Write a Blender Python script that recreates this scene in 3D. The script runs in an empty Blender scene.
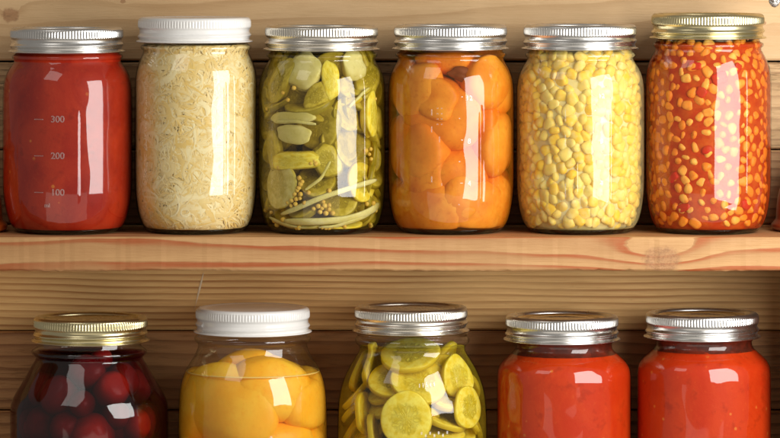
import bpy, math, random
import numpy as np
from math import pi, sin, cos, radians
from mathutils import Vector

random.seed(7)
rng = np.random.default_rng(11)
scene = bpy.context.scene
COL = scene.collection

# ---------------------------------------------------------------- camera, light, exposure
S = 0.00064            # metres per photograph pixel on the plane of the jar axes (y = 0)
D = 2.8                # camera distance
HZ = -85.0             # pixel row of the eye level (above the frame)
CZ = (219 - HZ) * S
cam = bpy.data.cameras.new("camera")
cam.sensor_width = 36.0
cam.lens = 36.0 * D / (780 * S)
cam.shift_y = -CZ / (780 * S)
cam.clip_start, cam.clip_end = 0.05, 50
camo = bpy.data.objects.new("camera", cam)
COL.objects.link(camo)
camo.location = (0, -D, CZ)
camo.rotation_euler = (radians(90), 0, 0)
scene.camera = camo

w = bpy.data.worlds.new("World")
scene.world = w
w.use_nodes = True
w.node_tree.nodes["Background"].inputs[0].default_value = (1.0, 0.93, 0.85, 1)
w.node_tree.nodes["Background"].inputs[1].default_value = 0.22


def area(name, loc, target, sx, sy, watts, col):
    l = bpy.data.lights.new(name, 'AREA')
    l.shape = 'RECTANGLE'
    l.size, l.size_y = sx, sy
    l.energy = watts
    l.color = col
    o = bpy.data.objects.new(name, l)
    COL.objects.link(o)
    o.location = loc
    o.rotation_euler = (Vector(target) - Vector(loc)).to_track_quat('-Z', 'Y').to_euler()
    return o


area("softbox", (0.425, -0.46, 0.175), (0.005, -0.145, 0.165), 0.44, 0.59, 6.4, (1.0, 0.975, 0.94))
area("side_reflector", (-0.55, -0.62, 0.72), (0.0, 0.0, -0.02), 0.42, 0.42, 0.95, (1.0, 0.95, 0.90))
area("low_fill", (-0.1, -2.5, -1.35), (0.0, 0.0, -0.05), 4.0, 1.9, 14.0, (1.0, 0.90, 0.78))

scene.view_settings.view_transform = 'Standard'
scene.view_settings.look = 'None'
scene.view_settings.exposure = 0.0
scene.view_settings.gamma = 1.0
scene.render.engine = 'CYCLES'
cy = scene.cycles
cy.use_denoising = True
cy.max_bounces = 10
cy.transparent_max_bounces = 64
cy.volume_bounces = 0
cy.caustics_refractive = False
cy.caustics_reflective = False
cy.sample_clamp_indirect = 4.0


def PX(px, y=0.0):
    return (px - 390) * S * (D + y) / D


def PZ(py, y=0.0):
    return CZ - (py - HZ) * S * (D + y) / D


# ---------------------------------------------------------------- object helpers
def tag(o, label=None, cat=None, group=None, kind=None):
    if label: o["label"] = label
    if cat: o["category"] = cat
    if group: o["group"] = group
    if kind: o["kind"] = kind
    return o


def empty(name, loc, label, cat, group=None):
    o = bpy.data.objects.new(name, None)
    o.empty_display_size = 0.02
    COL.objects.link(o)
    o.location = loc
    return tag(o, label, cat, group)


def mk(name, verts, faces, mat, parent=None, smooth=True, uv=None, recentre=True, attr=None):
    verts = np.asarray(verts, dtype=float)
    c = np.zeros(3)
    if parent is None and recentre:
        lo, hi = verts.min(0), verts.max(0)
        c = (lo + hi) / 2
        c[2] = lo[2]
    me = bpy.data.meshes.new(name)
    me.from_pydata((verts - c).tolist(), [], [tuple(f) for f in faces])
    mats = mat if isinstance(mat, (list, tuple)) else [mat]
    for m in mats:
        me.materials.append(m)
    if smooth:
        me.polygons.foreach_set("use_smooth", [True] * len(me.polygons))
    if uv is not None:
        uvl = me.uv_layers.new(name="UVMap")
        idx = np.zeros(len(me.loops), dtype=np.int32)
        me.loops.foreach_get("vertex_index", idx)
        uvl.data.foreach_set("uv", np.asarray(uv, dtype=np.float32)[idx].ravel())
    if attr is not None:
        a = me.attributes.new("tone", 'FLOAT', 'POINT')
        a.data.foreach_set("value", np.asarray(attr, dtype=np.float32))
    me.update()
    o = bpy.data.objects.new(name, me)
    COL.objects.link(o)
    o.location = c
    if parent is not None:
        o.parent = parent
    return o


def box(x0, x1, y0, y1, z0, z1, bevel=0.0006, nx=1):
    """bevelled box as verts/faces (chamfered edges)"""
    b = bevel
    xs, ys, zs = (x0, x1), (y0, y1), (z0, z1)
    V, F, idx = [], [], {}

    def v(i, j, k, ax):
        key = (i, j, k, ax)
        if key not in idx:
            p = [xs[i], ys[j], zs[k]]
            s = [1 if q == 0 else -1 for q in (i, j, k)]
            for a in range(3):
                if a != ax: p[a] += s[a] * b
            idx[key] = len(V)
            V.append(p)
        return idx[key]
    sq = ((0, 0), (1, 0), (1, 1), (0, 1))
    for s in (0, 1):
        F.append([v(s, a, c, 0) for a, c in sq])
        F.append([v(a, s, c, 1) for a, c in sq])
        F.append([v(a, c, s, 2) for a, c in sq])
    for a in (0, 1):
        for c in (0, 1):
            F.append([v(0, a, c, 1), v(1, a, c, 1), v(1, a, c, 2), v(0, a, c, 2)])
            F.append([v(a, 0, c, 0), v(a, 1, c, 0), v(a, 1, c, 2), v(a, 0, c, 2)])
            F.append([v(a, c, 0, 0), v(a, c, 1, 0), v(a, c, 1, 1), v(a, c, 0, 1)])
            for d in (0, 1):
                F.append([v(a, c, d, 0), v(a, c, d, 1), v(a, c, d, 2)])
    return V, F


def fixn(o):
    import bmesh
    bm = bmesh.new()
    bm.from_mesh(o.data)
    bmesh.ops.remove_doubles(bm, verts=bm.verts, dist=1e-7)
    bmesh.ops.recalc_face_normals(bm, faces=bm.faces)
    bm.to_mesh(o.data)
    bm.free()
    return o


# ---------------------------------------------------------------- node maths helper
class E:
    def __init__(s, nt, sock): s.nt, s.s = nt, sock

    def _m(s, op, *a):
        n = s.nt.nodes.new("ShaderNodeMath")
        n.operation = op
        for i, q in enumerate((s,) + a):
            if isinstance(q, E): s.nt.links.new(q.s, n.inputs[i])
            else: n.inputs[i].default_value = q
        return E(s.nt, n.outputs[0])

    def __add__(s, o): return s._m('ADD', o)
    def __sub__(s, o): return s._m('SUBTRACT', o)
    def __mul__(s, o): return s._m('MULTIPLY', o)
    def __truediv__(s, o): return s._m('DIVIDE', o)
    def pow(s, o): return s._m('POWER', o)
    def sin(s): return s._m('SINE')
    def exp(s): return s._m('EXPONENT')
    def fract(s): return s._m('FRACT')
    def abs(s): return s._m('ABSOLUTE')
    def sqrt(s): return s._m('SQRT')
    def min(s, o): return s._m('MINIMUM', o)
    def max(s, o): return s._m('MAXIMUM', o)

    def ss(s, a, b, lo=0.0, hi=1.0):
        n = s.nt.nodes.new("ShaderNodeMapRange")
        n.interpolation_type = 'SMOOTHSTEP'
        s.nt.links.new(s.s, n.inputs[0])
        for i, q in enumerate((a, b, lo, hi)): n.inputs[i + 1].default_value = q
        return E(s.nt, n.outputs[0])


class Mat:
    def __init__(s, name):
        s.m = bpy.data.materials.new(name)
        s.m.use_nodes = True
        s.nt = s.m.node_tree
        s.nt.nodes.clear()
        s.out = s.nt.nodes.new("ShaderNodeOutputMaterial")

    def link(s, a, b): s.nt.links.new(a.s if isinstance(a, E) else a, b)

    def pos(s, which='world'):
        if which == 'world':
            o = s.nt.nodes.new("ShaderNodeNewGeometry").outputs["Position"]
        else:
            o = s.nt.nodes.new("ShaderNodeTexCoord").outputs[which]
        n = s.nt.nodes.new("ShaderNodeSeparateXYZ")
        s.link(o, n.inputs[0])
        return [E(s.nt, q) for q in n.outputs]

    def vec(s, x, y, z):
        n = s.nt.nodes.new("ShaderNodeCombineXYZ")
        for i, q in enumerate((x, y, z)):
            if isinstance(q, E): s.link(q, n.inputs[i])
            else: n.inputs[i].default_value = q
        return n.outputs[0]

    def noise(s, v, scale=1.0, detail=3, rough=0.55, dist=0.0):
        n = s.nt.nodes.new("ShaderNodeTexNoise")
        s.link(v, n.inputs["Vector"])
        n.inputs["Scale"].default_value = scale
        n.inputs["Detail"].default_value = detail
        n.inputs["Roughness"].default_value = rough
        n.inputs["Distortion"].default_value = dist
        return E(s.nt, n.outputs["Fac"])

    def voronoi(s, v, scale=1.0, out="Distance", feature='F1'):
        n = s.nt.nodes.new("ShaderNodeTexVoronoi")
        n.feature = feature
        s.link(v, n.inputs["Vector"])
        n.inputs["Scale"].default_value = scale
        return E(s.nt, n.outputs[out])

    def rand(s):
        return E(s.nt, s.nt.nodes.new("ShaderNodeObjectInfo").outputs["Random"])

    def attr(s, name="tone"):
        n = s.nt.nodes.new("ShaderNodeAttribute")
        n.attribute_name = name
        return E(s.nt, n.outputs["Fac"])

    def mix(s, f, a, b, mode='MIX'):
        n = s.nt.nodes.new("ShaderNodeMix")
        n.data_type = 'RGBA'
        n.blend_type = mode
        if isinstance(f, E): s.link(f, n.inputs[0])
        else: n.inputs[0].default_value = f
        for i, q in ((6, a), (7, b)):
            if isinstance(q, tuple): n.inputs[i].default_value = (q + (1,))[:4]
            else: s.link(q, n.inputs[i])
        return n.outputs[2]

    def bsdf(s, color, rough=0.5, bump=None, bstr=0.3, bdist=0.001, sss=0.0, sssr=(1, .4, .2), ssc=0.002, spec=None, **kw):
        b = s.nt.nodes.new("ShaderNodeBsdfPrincipled")
        if isinstance(color, tuple): b.inputs["Base Color"].default_value = (color + (1,))[:4]
        else: s.link(color, b.inputs["Base Color"])
        if isinstance(rough, E): s.link(rough, b.inputs["Roughness"])
        else: b.inputs["Roughness"].default_value = rough
        if sss:
            b.inputs["Subsurface Weight"].default_value = sss
            b.inputs["Subsurface Radius"].default_value = sssr
            b.inputs["Subsurface Scale"].default_value = ssc
        if spec is not None: b.inputs["Specular IOR Level"].default_value = spec
        for k, q in kw.items():
            b.inputs[k.replace("_", " ")].default_value = q
        if bump is not None:
            n = s.nt.nodes.new("ShaderNodeBump")
            n.inputs["Strength"].default_value = bstr
            n.inputs["Distance"].default_value = bdist
            s.link(bump, n.inputs["Height"])
            s.link(n.outputs[0], b.inputs["Normal"])
        s.link(b.outputs[0], s.out.inputs["Surface"])
        return s.m


# ---------------------------------------------------------------- materials
def wood(name, light, dark, line, period, warp=1.2, seed=0.0, contrast=0.8, sharp=(0.55, 0.97), knots=(), slope=0.0,
         rough=0.6, weather=0.0, tone=(0.0, 0.0), fibre=0.5, stretch=1.0, specks=0.35):
    m = Mat(name)
    x, y, z = m.pos()
    zz = z + x * slope
    big = m.noise(m.vec(x * (5.0 * stretch) + seed, y * 8 + seed, zz * 22), 1, 2, 0.5)
    mid = m.noise(m.vec(x * (16.0 * stretch) + seed * 2, y * 20, zz * 110), 1, 3, 0.6)
    f = zz / period + (big - 0.5) * (warp * 4) + (mid - 0.5) * (0.5 * warp) + y * 60
    mask = None
    for (kx, kz, a, b, K) in knots:
        d2 = ((x - kx) / (a * 2.4)).pow(2) + ((z - kz) / (b * 1.5)).pow(2)
        side = ((z - kz) / b)
        f = f + (d2 * -1).exp() * K * (side.min(1.5).max(-1.5) * 0.6 + 1.0)
        wob = m.noise(m.vec(x * 260, y * 260, z * 260), 1, 3, 0.7)
        dd = (((x - kx) / a).pow(2) + ((z - kz) / b).pow(2)).sqrt() + (wob - 0.5) * 0.9
        mk_ = dd.ss(0.75, 1.1, 1.0, 0.0)
        mask = mk_ if mask is None else mask.max(mk_)
    fr = f.fract()
    ring = fr.ss(sharp[0], sharp[1]) * fr.ss(sharp[1], 1.0, 1.0, 0.0)
    soft = fr.ss(0.0, 1.0)
    vary = m.noise(m.vec(x * 9 + seed, 3.3, zz * 60), 1, 2).ss(0.3, 0.65)
    fib = m.noise(m.vec(x * 45 + seed, y * 300, zz * 1700), 1, 4, 0.65)
    fib2 = m.noise(m.vec(x * 140, y * 300 + seed, zz * 900), 1, 3, 0.7)
    blot = m.noise(m.vec(x * 14 + seed * 3, y * 9, zz * 40), 1, 4, 0.6)
    c = m.mix(soft * 0.45 * contrast, light, dark)
    c = m.mix(ring * (vary * 0.75 + 0.25) * contrast, c, line)
    c = m.mix(fib.ss(0.42, 0.75) * fibre, c, dark)
    c = m.mix(blot.ss(0.45, 0.8) * 0.45, c, dark)
    c = m.mix(fib2.ss(0.62, 0.8) * specks, c, tuple(q * 0.45 for q in dark))
    if weather:
        wz = m.noise(m.vec(x * 30 + seed, 1.7, z * 420), 1, 6, 0.75)
        wb = m.noise(m.vec(x * 22, seed, z * 50), 1, 3, 0.6)
        pit = wz.ss(0.5, 0.66) * wb.ss(0.35, 0.6) * weather
        c = m.mix(pit, c, (0.055, 0.032, 0.016))
    if mask is not None:
        kn = m.noise(m.vec(x * 420, y * 400, z * 420), 1, 4, 0.8)
        kr = (dd * 4.5 + kn * 1.2).fract()
        kc = m.mix(kn.ss(0.45, 0.65) * 0.6, (0.40, 0.20, 0.085), (0.17, 0.08, 0.035))
        kc = m.mix(kr.ss(0.6, 0.95) * 0.55, kc, (0.22, 0.085, 0.03))
        c = m.mix(mask * 0.75, c, kc)
    h = fib * 0.6 + fib2 * 0.5 + ring * 0.5
    if weather:
        h = h - pit * 2.0
    return m.bsdf(c, fib.ss(0.2, 0.8, rough - 0.08, rough + 0.15), bump=h, bstr=0.55, bdist=0.0006)


def glass(name, tint=(0.97, 0.985, 0.975), edge=(0.50, 0.53, 0.50), f0=0.075, wob=0.0011):
    m = Mat(name)
    lw = m.nt.nodes.new("ShaderNodeLayerWeight")
    lw.inputs[0].default_value = 0.5
    fc = E(m.nt, lw.outputs["Facing"])
    fr = (fc.pow(5.5) * (0.8 - f0) + f0)
    tc = m.mix(fc.pow(7.0), tint, edge)
    t = m.nt.nodes.new("ShaderNodeBsdfTransparent")
    m.link(tc, t.inputs[0])
    g = m.nt.nodes.new("ShaderNodeBsdfGlossy")
    g.inputs["Roughness"].default_value = 0.035
    x, y, z = m.pos('Object')
    rr = m.rand() * 40
    n1 = m.noise(m.vec(x * 60 + rr, y * 60, z * 22 + rr), 1, 1)
    b = m.nt.nodes.new("ShaderNodeBump")
    b.inputs["Strength"].default_value = 1.0
    b.inputs["Distance"].default_value = wob
    m.link(n1, b.inputs["Height"])
    m.link(b.outputs[0], g.inputs["Normal"])
    ms = m.nt.nodes.new("ShaderNodeMixShader")
    m.link(fr, ms.inputs[0])
    m.link(t.outputs[0], ms.inputs[1])
    m.link(g.outputs[0], ms.inputs[2])
    m.link(ms.outputs[0], m.out.inputs["Surface"])
    return m.m


def liquid(name, color, density, body=None, cloud=0.04, rim=0.5):
    """absorbing liquid; its surface film scatters a little, more where the line of sight runs along the glass"""
    m = Mat(name)
    t = m.nt.nodes.new("ShaderNodeBsdfTransparent")
    t.inputs[0].default_value = (1, 1, 1, 1)
    lw = m.nt.nodes.new("ShaderNodeLayerWeight")
    lw.inputs[0].default_value = 0.5
    x, y, z = m.pos()
    n = m.noise(m.vec(x, y, z), 90, 3, 0.6)
    fac = (E(m.nt, lw.outputs["Facing"]).pow(3.5) * rim + cloud) * n.ss(0.2, 0.7, 0.6, 1.2)
    d = m.nt.nodes.new("ShaderNodeBsdfDiffuse")
    d.inputs[0].default_value = (body or color) + (1,)
    ms = m.nt.nodes.new("ShaderNodeMixShader")
    m.link(fac.min(1.0), ms.inputs[0])
    m.link(t.outputs[0], ms.inputs[1])
    m.link(d.outputs[0], ms.inputs[2])
    m.link(ms.outputs[0], m.out.inputs["Surface"])
    if density:
        a = m.nt.nodes.new("ShaderNodeVolumeAbsorption")
        a.inputs["Color"].default_value = color + (1,)
        a.inputs["Density"].default_value = density
        m.link(a.outputs[0], m.out.inputs["Volume"])
    return m.m


def metal(name, col, rough=0.2):
    m = Mat(name)
    x, y, z = m.pos('Object')
    n = m.noise(m.vec(x * 250, y * 250, z * 700), 1, 2, 0.5)
    s = m.noise(m.vec(x * 40, y * 40, z * 40), 1, 3, 0.6)
    c = m.mix(s.ss(0.35, 0.7) * 0.25, col, tuple(q * 0.72 for q in col))
    return m.bsdf(c, s.ss(0.3, 0.7, rough - 0.03, rough + 0.08), Metallic=1.0)


M = {}
M['silver'] = metal("brushed_silver_tin", (0.78, 0.77, 0.74), 0.28)
M['warm_silver'] = metal("warm_silver_tin", (0.78, 0.74, 0.65), 0.27)
M['gold'] = metal("pale_gold_tin", (0.72, 0.64, 0.38), 0.26)
M['disc'] = metal("lacquered_lid_disc", (0.72, 0.60, 0.40), 0.1)
mm = Mat("white_enamel")
x, y, z = mm.pos('Object')
M['white'] = mm.bsdf((0.80, 0.79, 0.76), 0.22,
                     Coat_Weight=0.4, Coat_Roughness=0.08)
M['glass'] = glass("clear_jar_glass")
mm = Mat("thick_base_glass")
g = mm.nt.nodes.new("ShaderNodeBsdfGlass")
g.inputs["Color"].default_value = (0.55, 0.6, 0.58, 1)
g.inputs["IOR"].default_value = 1.5
mm.link(g.outputs[0], mm.out.inputs["Surface"])
M['base_glass'] = mm.m
mm = Mat("embossed_glass")
_t = mm.nt.nodes.new("ShaderNodeBsdfTransparent")
_d = mm.nt.nodes.new("ShaderNodeBsdfGlossy")
_d.inputs[0].default_value = (0.9, 0.88, 0.86, 1)
_d.inputs["Roughness"].default_value = 0.45
_x = mm.nt.nodes.new("ShaderNodeMixShader")
_x.inputs[0].default_value = 0.19
mm.link(_t.outputs[0], _x.inputs[1]); mm.link(_d.outputs[0], _x.inputs[2]); mm.link(_x.outputs[0], mm.out.inputs["Surface"])
M['emboss'] = mm.m
M['gasket'] = Mat("dark_gasket").bsdf((0.05, 0.02, 0.012), 0.5)

M['shelf_front'] = wood("shelf_pine", (0.55, 0.31, 0.125), (0.38, 0.185, 0.066), (0.38, 0.085, 0.016), 0.0105, warp=0.75, seed=3.1,
                        contrast=1.7, sharp=(0.60, 0.93), fibre=0.5, stretch=0.8, specks=0.3,
                        knots=((PX(657), PZ(254), 0.0125, 0.0085, 1.1),))
M['plank_top'] = wood("upper_plank_pine", (0.66, 0.44, 0.225), (0.50, 0.30, 0.13), (0.38, 0.20, 0.075), 0.013, warp=1.0, seed=8.2,
                      contrast=0.45, fibre=0.3, stretch=0.6, specks=0.3,
                      knots=((PX(3), PZ(17), 0.006, 0.005, 0.8), (PX(771), PZ(25), 0.0014, 0.0012, 0.3), (PX(118), PZ(3), 0.002, 0.0015, 0.4)))
M['plank_mid'] = wood("weathered_plank", (0.56, 0.37, 0.18), (0.38, 0.22, 0.095), (0.22, 0.11, 0.045), 0.007, warp=0.7, seed=1.4,
                      contrast=0.7, weather=0.85, fibre=0.6)
M['plank_low'] = wood("brown_plank", (0.48, 0.28, 0.125), (0.31, 0.16, 0.065), (0.19, 0.08, 0.03), 0.006, warp=0.6, seed=5.7,
                      contrast=0.7, weather=0.4, fibre=0.6)
M['plank_grain'] = wood("banded_plank", (0.95, 0.60, 0.235), (0.68, 0.35, 0.115), (0.45, 0.185, 0.048), 0.0043, warp=0.42, seed=2.2,
                        contrast=1.0, sharp=(0.45, 0.92), fibre=0.6, slope=0.008, specks=0.3)
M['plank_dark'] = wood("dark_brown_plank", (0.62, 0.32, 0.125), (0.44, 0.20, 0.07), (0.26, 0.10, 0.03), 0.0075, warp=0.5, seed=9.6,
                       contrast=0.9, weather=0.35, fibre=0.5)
M['plank_gap_shade'] = Mat("plank_gap_shade_black").bsdf((0.03, 0.018, 0.01), 0.9)


def food(name, cols, scale=60, rough=0.35, sss=0.25, sssr=(1, .45, .15), ssc=0.003, vary=0.5, bs=0.3, bd=0.0008, fine=400,
         squash=1.0, coords='Object', rnd=0.35):
    m = Mat(name)
    x, y, z = m.pos(coords)
    r = m.rand()
    a = m.noise(m.vec(x + r * 3, y, z * squash), scale, 3, 0.6)
    b = m.noise(m.vec(x, y + r * 3, z * squash), fine, 3, 0.65)
    c = m.mix(a.ss(0.35, 0.65), cols[0], cols[1])
    if len(cols) > 2: c = m.mix(b.ss(0.5, 0.75) * vary, c, cols[2])
    c = m.mix(r * rnd, c, cols[1])
    return m.bsdf(c, rough, bump=a * 0.6 + b * 0.4, bstr=bs, bdist=bd, sss=sss, sssr=sssr, ssc=ssc, spec=0.15)


def puree(name, a_, b_, c_, seed=0):
    m = Mat(name)
    x, y, z = m.pos()
    n1 = m.noise(m.vec(x + seed, y, z * 0.7), 38, 4, 0.6, 0.6)
    n2 = m.noise(m.vec(x, y + seed, z), 420, 4, 0.7)
    n3 = m.noise(m.vec(x + 5, y, z), 110, 3, 0.6)
    v = m.voronoi(m.vec(x, y, z + seed), 95)
    c = m.mix(n1.ss(0.32, 0.68), a_, b_)
    c = m.mix(n2.ss(0.55, 0.8) * 0.35, c, c_)
    c = m.mix(n3.ss(0.55, 0.72) * 0.45, c, tuple(q * 0.6 for q in a_))
    c = m.mix(v.ss(0.08, 0.13, 1, 0) * n1.ss(0.45, 0.6) * 0.6, c, (0.72, 0.25, 0.04))
    return m.bsdf(c, 0.4, bump=n3 + n2 * 0.3, bstr=0.3, bdist=0.001, sss=0.15, sssr=(1, .25, .1), ssc=0.003, spec=0.08)


M['puree_dark'] = puree("tomato_puree", (0.33, 0.013, 0.004), (0.46, 0.032, 0.008), (0.55, 0.08, 0.02), 1.0)
M['sauce'] = puree("tomato_sauce", (0.54, 0.032, 0.004), (0.61, 0.050, 0.006), (0.68, 0.12, 0.015), 2.0)
M['sauce2'] = puree("tomato_sauce_second", (0.52, 0.029, 0.004), (0.60, 0.046, 0.006), (0.66, 0.11, 0.015), 4.0)
M['lid_shade'] = food("lid_shade_sauce", ((0.06, 0.012, 0.006), (0.16, 0.02, 0.008), (0.02, 0.006, 0.004)), 120, 0.5, 0)  # dark browns carry the lid's shadow on the sauce below it

mm = Mat("cloudy_corn_water")
x, y, z = mm.pos()
n = mm.noise(mm.vec(x, y, z), 70, 3)
M['corn_core'] = mm.bsdf(mm.mix(n.ss(0.3, 0.7), (0.74, 0.58, 0.20), (0.78, 0.66, 0.32)), 0.4, bump=n, bstr=0.4, sss=0.3, sssr=(1, .8, .4), ssc=0.003)


def kernel_mat(name, a_, b_, c_, rough=0.3):
    m = Mat(name)
    u = m.nt.nodes.new("ShaderNodeTexCoord").outputs["Object"]
    sx = m.nt.nodes.new("ShaderNodeSeparateXYZ")
    m.link(u, sx.inputs[0])
    X_, Y_, Z_ = [E(m.nt, q) for q in sx.outputs]
    r = m.rand()
    n = m.noise(m.vec(X_ + r * 2, Y_, Z_ + r), 260, 3)
    c = m.mix(r.ss(0.15, 0.9), a_, b_)
    c = m.mix(Z_.ss(-0.0045, -0.0015, 0.75, 0.0), c, c_)
    c = m.mix(n.ss(0.45, 0.7) * 0.4, c, c_)
    return m.bsdf(c, rough, bump=n, bstr=0.25, bdist=0.0006, sss=0.35, sssr=(1, .7, .2), ssc=0.0025, spec=0.2)


M['kernel'] = kernel_mat("yellow_corn_kernel", (0.88, 0.54, 0.035), (0.84, 0.62, 0.14), (0.86, 0.72, 0.36))
M['kernel_red'] = kernel_mat("sauce_stained_kernel", (0.86, 0.33, 0.03), (0.92, 0.55, 0.10), (0.74, 0.20, 0.015))
mm = Mat("relish_sauce")
x, y, z = mm.pos()
n1 = mm.noise(mm.vec(x, y, z), 90, 3, 0.6)
n2 = mm.noise(mm.vec(x + 3, y, z), 300, 3, 0.65)
c = mm.mix(n1.ss(0.35, 0.65), (0.46, 0.045, 0.005), (0.55, 0.11, 0.010))
c = mm.mix(n2.ss(0.6, 0.75) * 0.5, c, (0.22, 0.05, 0.01))
M['relish_core'] = mm.bsdf(c, 0.3, bump=n2, bstr=0.3, spec=0.1, sss=0.25, sssr=(1, .3, .1), ssc=0.003)
M['pepper'] = food("red_pepper_flesh", ((0.62, 0.02, 0.01), (0.5, 0.05, 0.01), (0.7, 0.1, 0.03)), 80)

mm = Mat("cabbage_shreds")
tn = mm.attr()
x, y, z = mm.pos()
n = mm.noise(mm.vec(x, y, z), 120, 3)
n3 = mm.noise(mm.vec(x, y, z + 9), 30, 2)
c = mm.mix(tn, (0.84, 0.56, 0.16), (0.96, 0.80, 0.44))
c = mm.mix(n.ss(0.5, 0.75) * 0.35, c, (0.68, 0.48, 0.18))
c = mm.mix(n3.ss(0.6, 0.72) * 0.5, c, (0.82, 0.60, 0.12))
M['kraut'] = mm.bsdf(c, 0.32, bump=n, bstr=0.12, spec=0.4)
M['kraut_core'] = food("packed_cabbage", ((0.84, 0.58, 0.19), (0.94, 0.78, 0.42), (0.74, 0.48, 0.13)), 90, 0.4, 0)

M['apricot'] = food("apricot_flesh", ((0.68, 0.19, 0.010), (0.84, 0.35, 0.032), (0.56, 0.12, 0.006)), 40, 0.4, 0.2, (1, .45, .1), 0.004, 0.6, 0.45, fine=330)
M['peach'] = food("peach_flesh", ((0.94, 0.43, 0.018), (0.97, 0.56, 0.05), (0.88, 0.34, 0.012)), 34, 0.35, 0.2, (1, .5, .12), 0.004, 0.6, 0.4, fine=300)
M['pit'] = food("hollow_and_gap_brown", ((0.22, 0.06, 0.012), (0.12, 0.03, 0.008)), 60, 0.5, 0)  # peach stone hollow, and painted shade in the apricot gap
M['cherry'] = food("cherry_skin", ((0.15, 0.005, 0.009), (0.25, 0.010, 0.010), (0.12, 0.004, 0.008)), 45, 0.25, 0.2, (1, .15, .1), 0.004, 0.5, 0.1)
M['cherry_bright'] = food("bright_cherry_skin", ((0.34, 0.010, 0.010), (0.46, 0.026, 0.012), (0.28, 0.008, 0.008)), 45, 0.25, 0.2, (1, .15, .1), 0.004, 0.5, 0.1)


def cuke(name, flesh, flesh2, rim, seed, pip=(0.0, 0.0)):
    m = Mat(name)
    n = m.nt.nodes.new("ShaderNodeUVMap")
    sx = m.nt.nodes.new("ShaderNodeSeparateXYZ")
    m.link(n.outputs[0], sx.inputs[0])
    u, v = E(m.nt, sx.outputs[0]), E(m.nt, sx.outputs[1])
    r = m.rand()
    rad = (u * u + v * v).sqrt()
    nz = m.noise(m.vec(u + r * 9, v, 0.0), 3.2, 3, 0.6)
    px, py, pz = m.pos('Object')
    fn = m.noise(m.vec(px, py, pz), 350, 3, 0.6)
    mid = rad + (nz - 0.5) * 0.35
    at = m.nt.nodes.new("ShaderNodeMath"); at.operation = 'ARCTAN2'
    m.link(v, at.inputs[0]); m.link(u, at.inputs[1])
    sd = m.voronoi(m.vec(E(m.nt, at.outputs[0]) * 3.1 + r * 7, rad * 4.2 + nz * 1.2, 0.0), 1.0)
    c = m.mix(nz.ss(0.35, 0.65), flesh, flesh2)
    core = mid.ss(0.50, 0.64, 1, 0) * (r * 0.75 + 0.3)
    c = m.mix(core * 0.62, c, seed)
    pipm = sd.ss(0.22, 0.42, 1, 0) * core
    c = m.mix(pipm * 0.5, c, tuple(min(1, q * 1.25) for q in flesh2))
    c = m.mix(sd.ss(0.40, 0.48) * sd.ss(0.48, 0.6, 1, 0) * core * 0.6, c, tuple(q * 0.7 for q in seed))
    c = m.mix(rad.ss(0.955, 0.995) * 0.9, c, rim)
    c = m.mix(fn.ss(0.6, 0.78) * 0.3, c, rim)
    return m.bsdf(c, 0.28, bump=pipm * 0.6 + fn * 0.25 + core * -0.2, bstr=0.45, bdist=0.0012, sss=0.35, sssr=(1, .9, .25), ssc=0.004, spec=0.2)


M['cuke_yellow'] = cuke("pickled_cucumber", (0.84, 0.62, 0.035), (0.92, 0.77, 0.13), (0.66, 0.48, 0.025), (0.42, 0.33, 0.012))
M['cuke_olive'] = cuke("olive_pickled_cucumber", (0.48, 0.36, 0.022), (0.64, 0.50, 0.06), (0.28, 0.21, 0.010), (0.30, 0.22, 0.012))
M['cuke_pale'] = cuke("pale_pickled_onion", (0.64, 0.53, 0.13), (0.76, 0.66, 0.24), (0.50, 0.40, 0.06), (0.50, 0.38, 0.06))
M['onion'] = food("onion_strip", ((0.64, 0.54, 0.15), (0.74, 0.65, 0.26), (0.52, 0.42, 0.08)), 60, 0.25, 0.4, (1, .9, .4), 0.004)
M['mustard'] = food("mustard_seed", ((0.68, 0.40, 0.05), (0.74, 0.50, 0.09)), 300, 0.35, 0.1)
M['brine_dark'] = liquid("olive_brine", (0.62, 0.50, 0.05), 44, (0.30, 0.22, 0.015), 0.02, 0.55)
M['brine'] = liquid("yellow_brine", (0.76, 0.64, 0.05), 30, (0.60, 0.46, 0.03), 0.03, 0.6)
M['syrup'] = liquid("amber_syrup", (0.94, 0.45, 0.03), 46, (0.70, 0.22, 0.012), 0.05, 0.9)
M['light_syrup'] = liquid("golden_syrup", (0.97, 0.62, 0.06), 30, (0.90, 0.42, 0.025), 0.05, 0.9)
M['cherry_juice'] = liquid("dark_red_juice", (0.48, 0.015, 0.04), 120, (0.10, 0.006, 0.010), 0.04, 0.6)
M['crock'] = Mat("orange_glaze").bsdf((0.75, 0.15, 0.02), 0.3, Coat_Weight=0.3)
M['crock2'] = Mat("brown_glaze").bsdf((0.26, 0.05, 0.02), 0.3, Coat_Weight=0.3)
mm = Mat("zinc_screw")
x, y, z = mm.pos()
n = mm.noise(mm.vec(x, y, z), 900, 3)
M['zinc'] = mm.bsdf(mm.mix(n.ss(0.4, 0.6), (0.22, 0.2, 0.18), (0.6, 0.58, 0.55)), 0.4, bump=n, bstr=0.4, bdist=0.0005, Metallic=0.8)

# ---------------------------------------------------------------- the shelf unit
YW = 0.052                       # face of the back planks
YF = -0.046                      # front edge of the shelf
Z_SHELF = PZ(235, -0.0288)       # top of the upper shelf
Z_LOW = PZ(520, 0)               # top of the lower shelf (below the frame)
unit = empty("wooden_shelf", (0, YW, PZ(560)), "rough pine plank shelf unit holding two rows of filled glass jars", "shelf")


def upart(name, x0, x1, y0, y1, z0, z1, mat, bevel=0.0007):
    V, F = box(x0, x1, y0, y1, z0, z1, bevel)
    V = np.array(V) - np.array(unit.location)
    o = mk(name, V, F, mat, unit, smooth=False)
    fixn(o)
    return o


XL, XR = PX(-160), PX(940)
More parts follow.
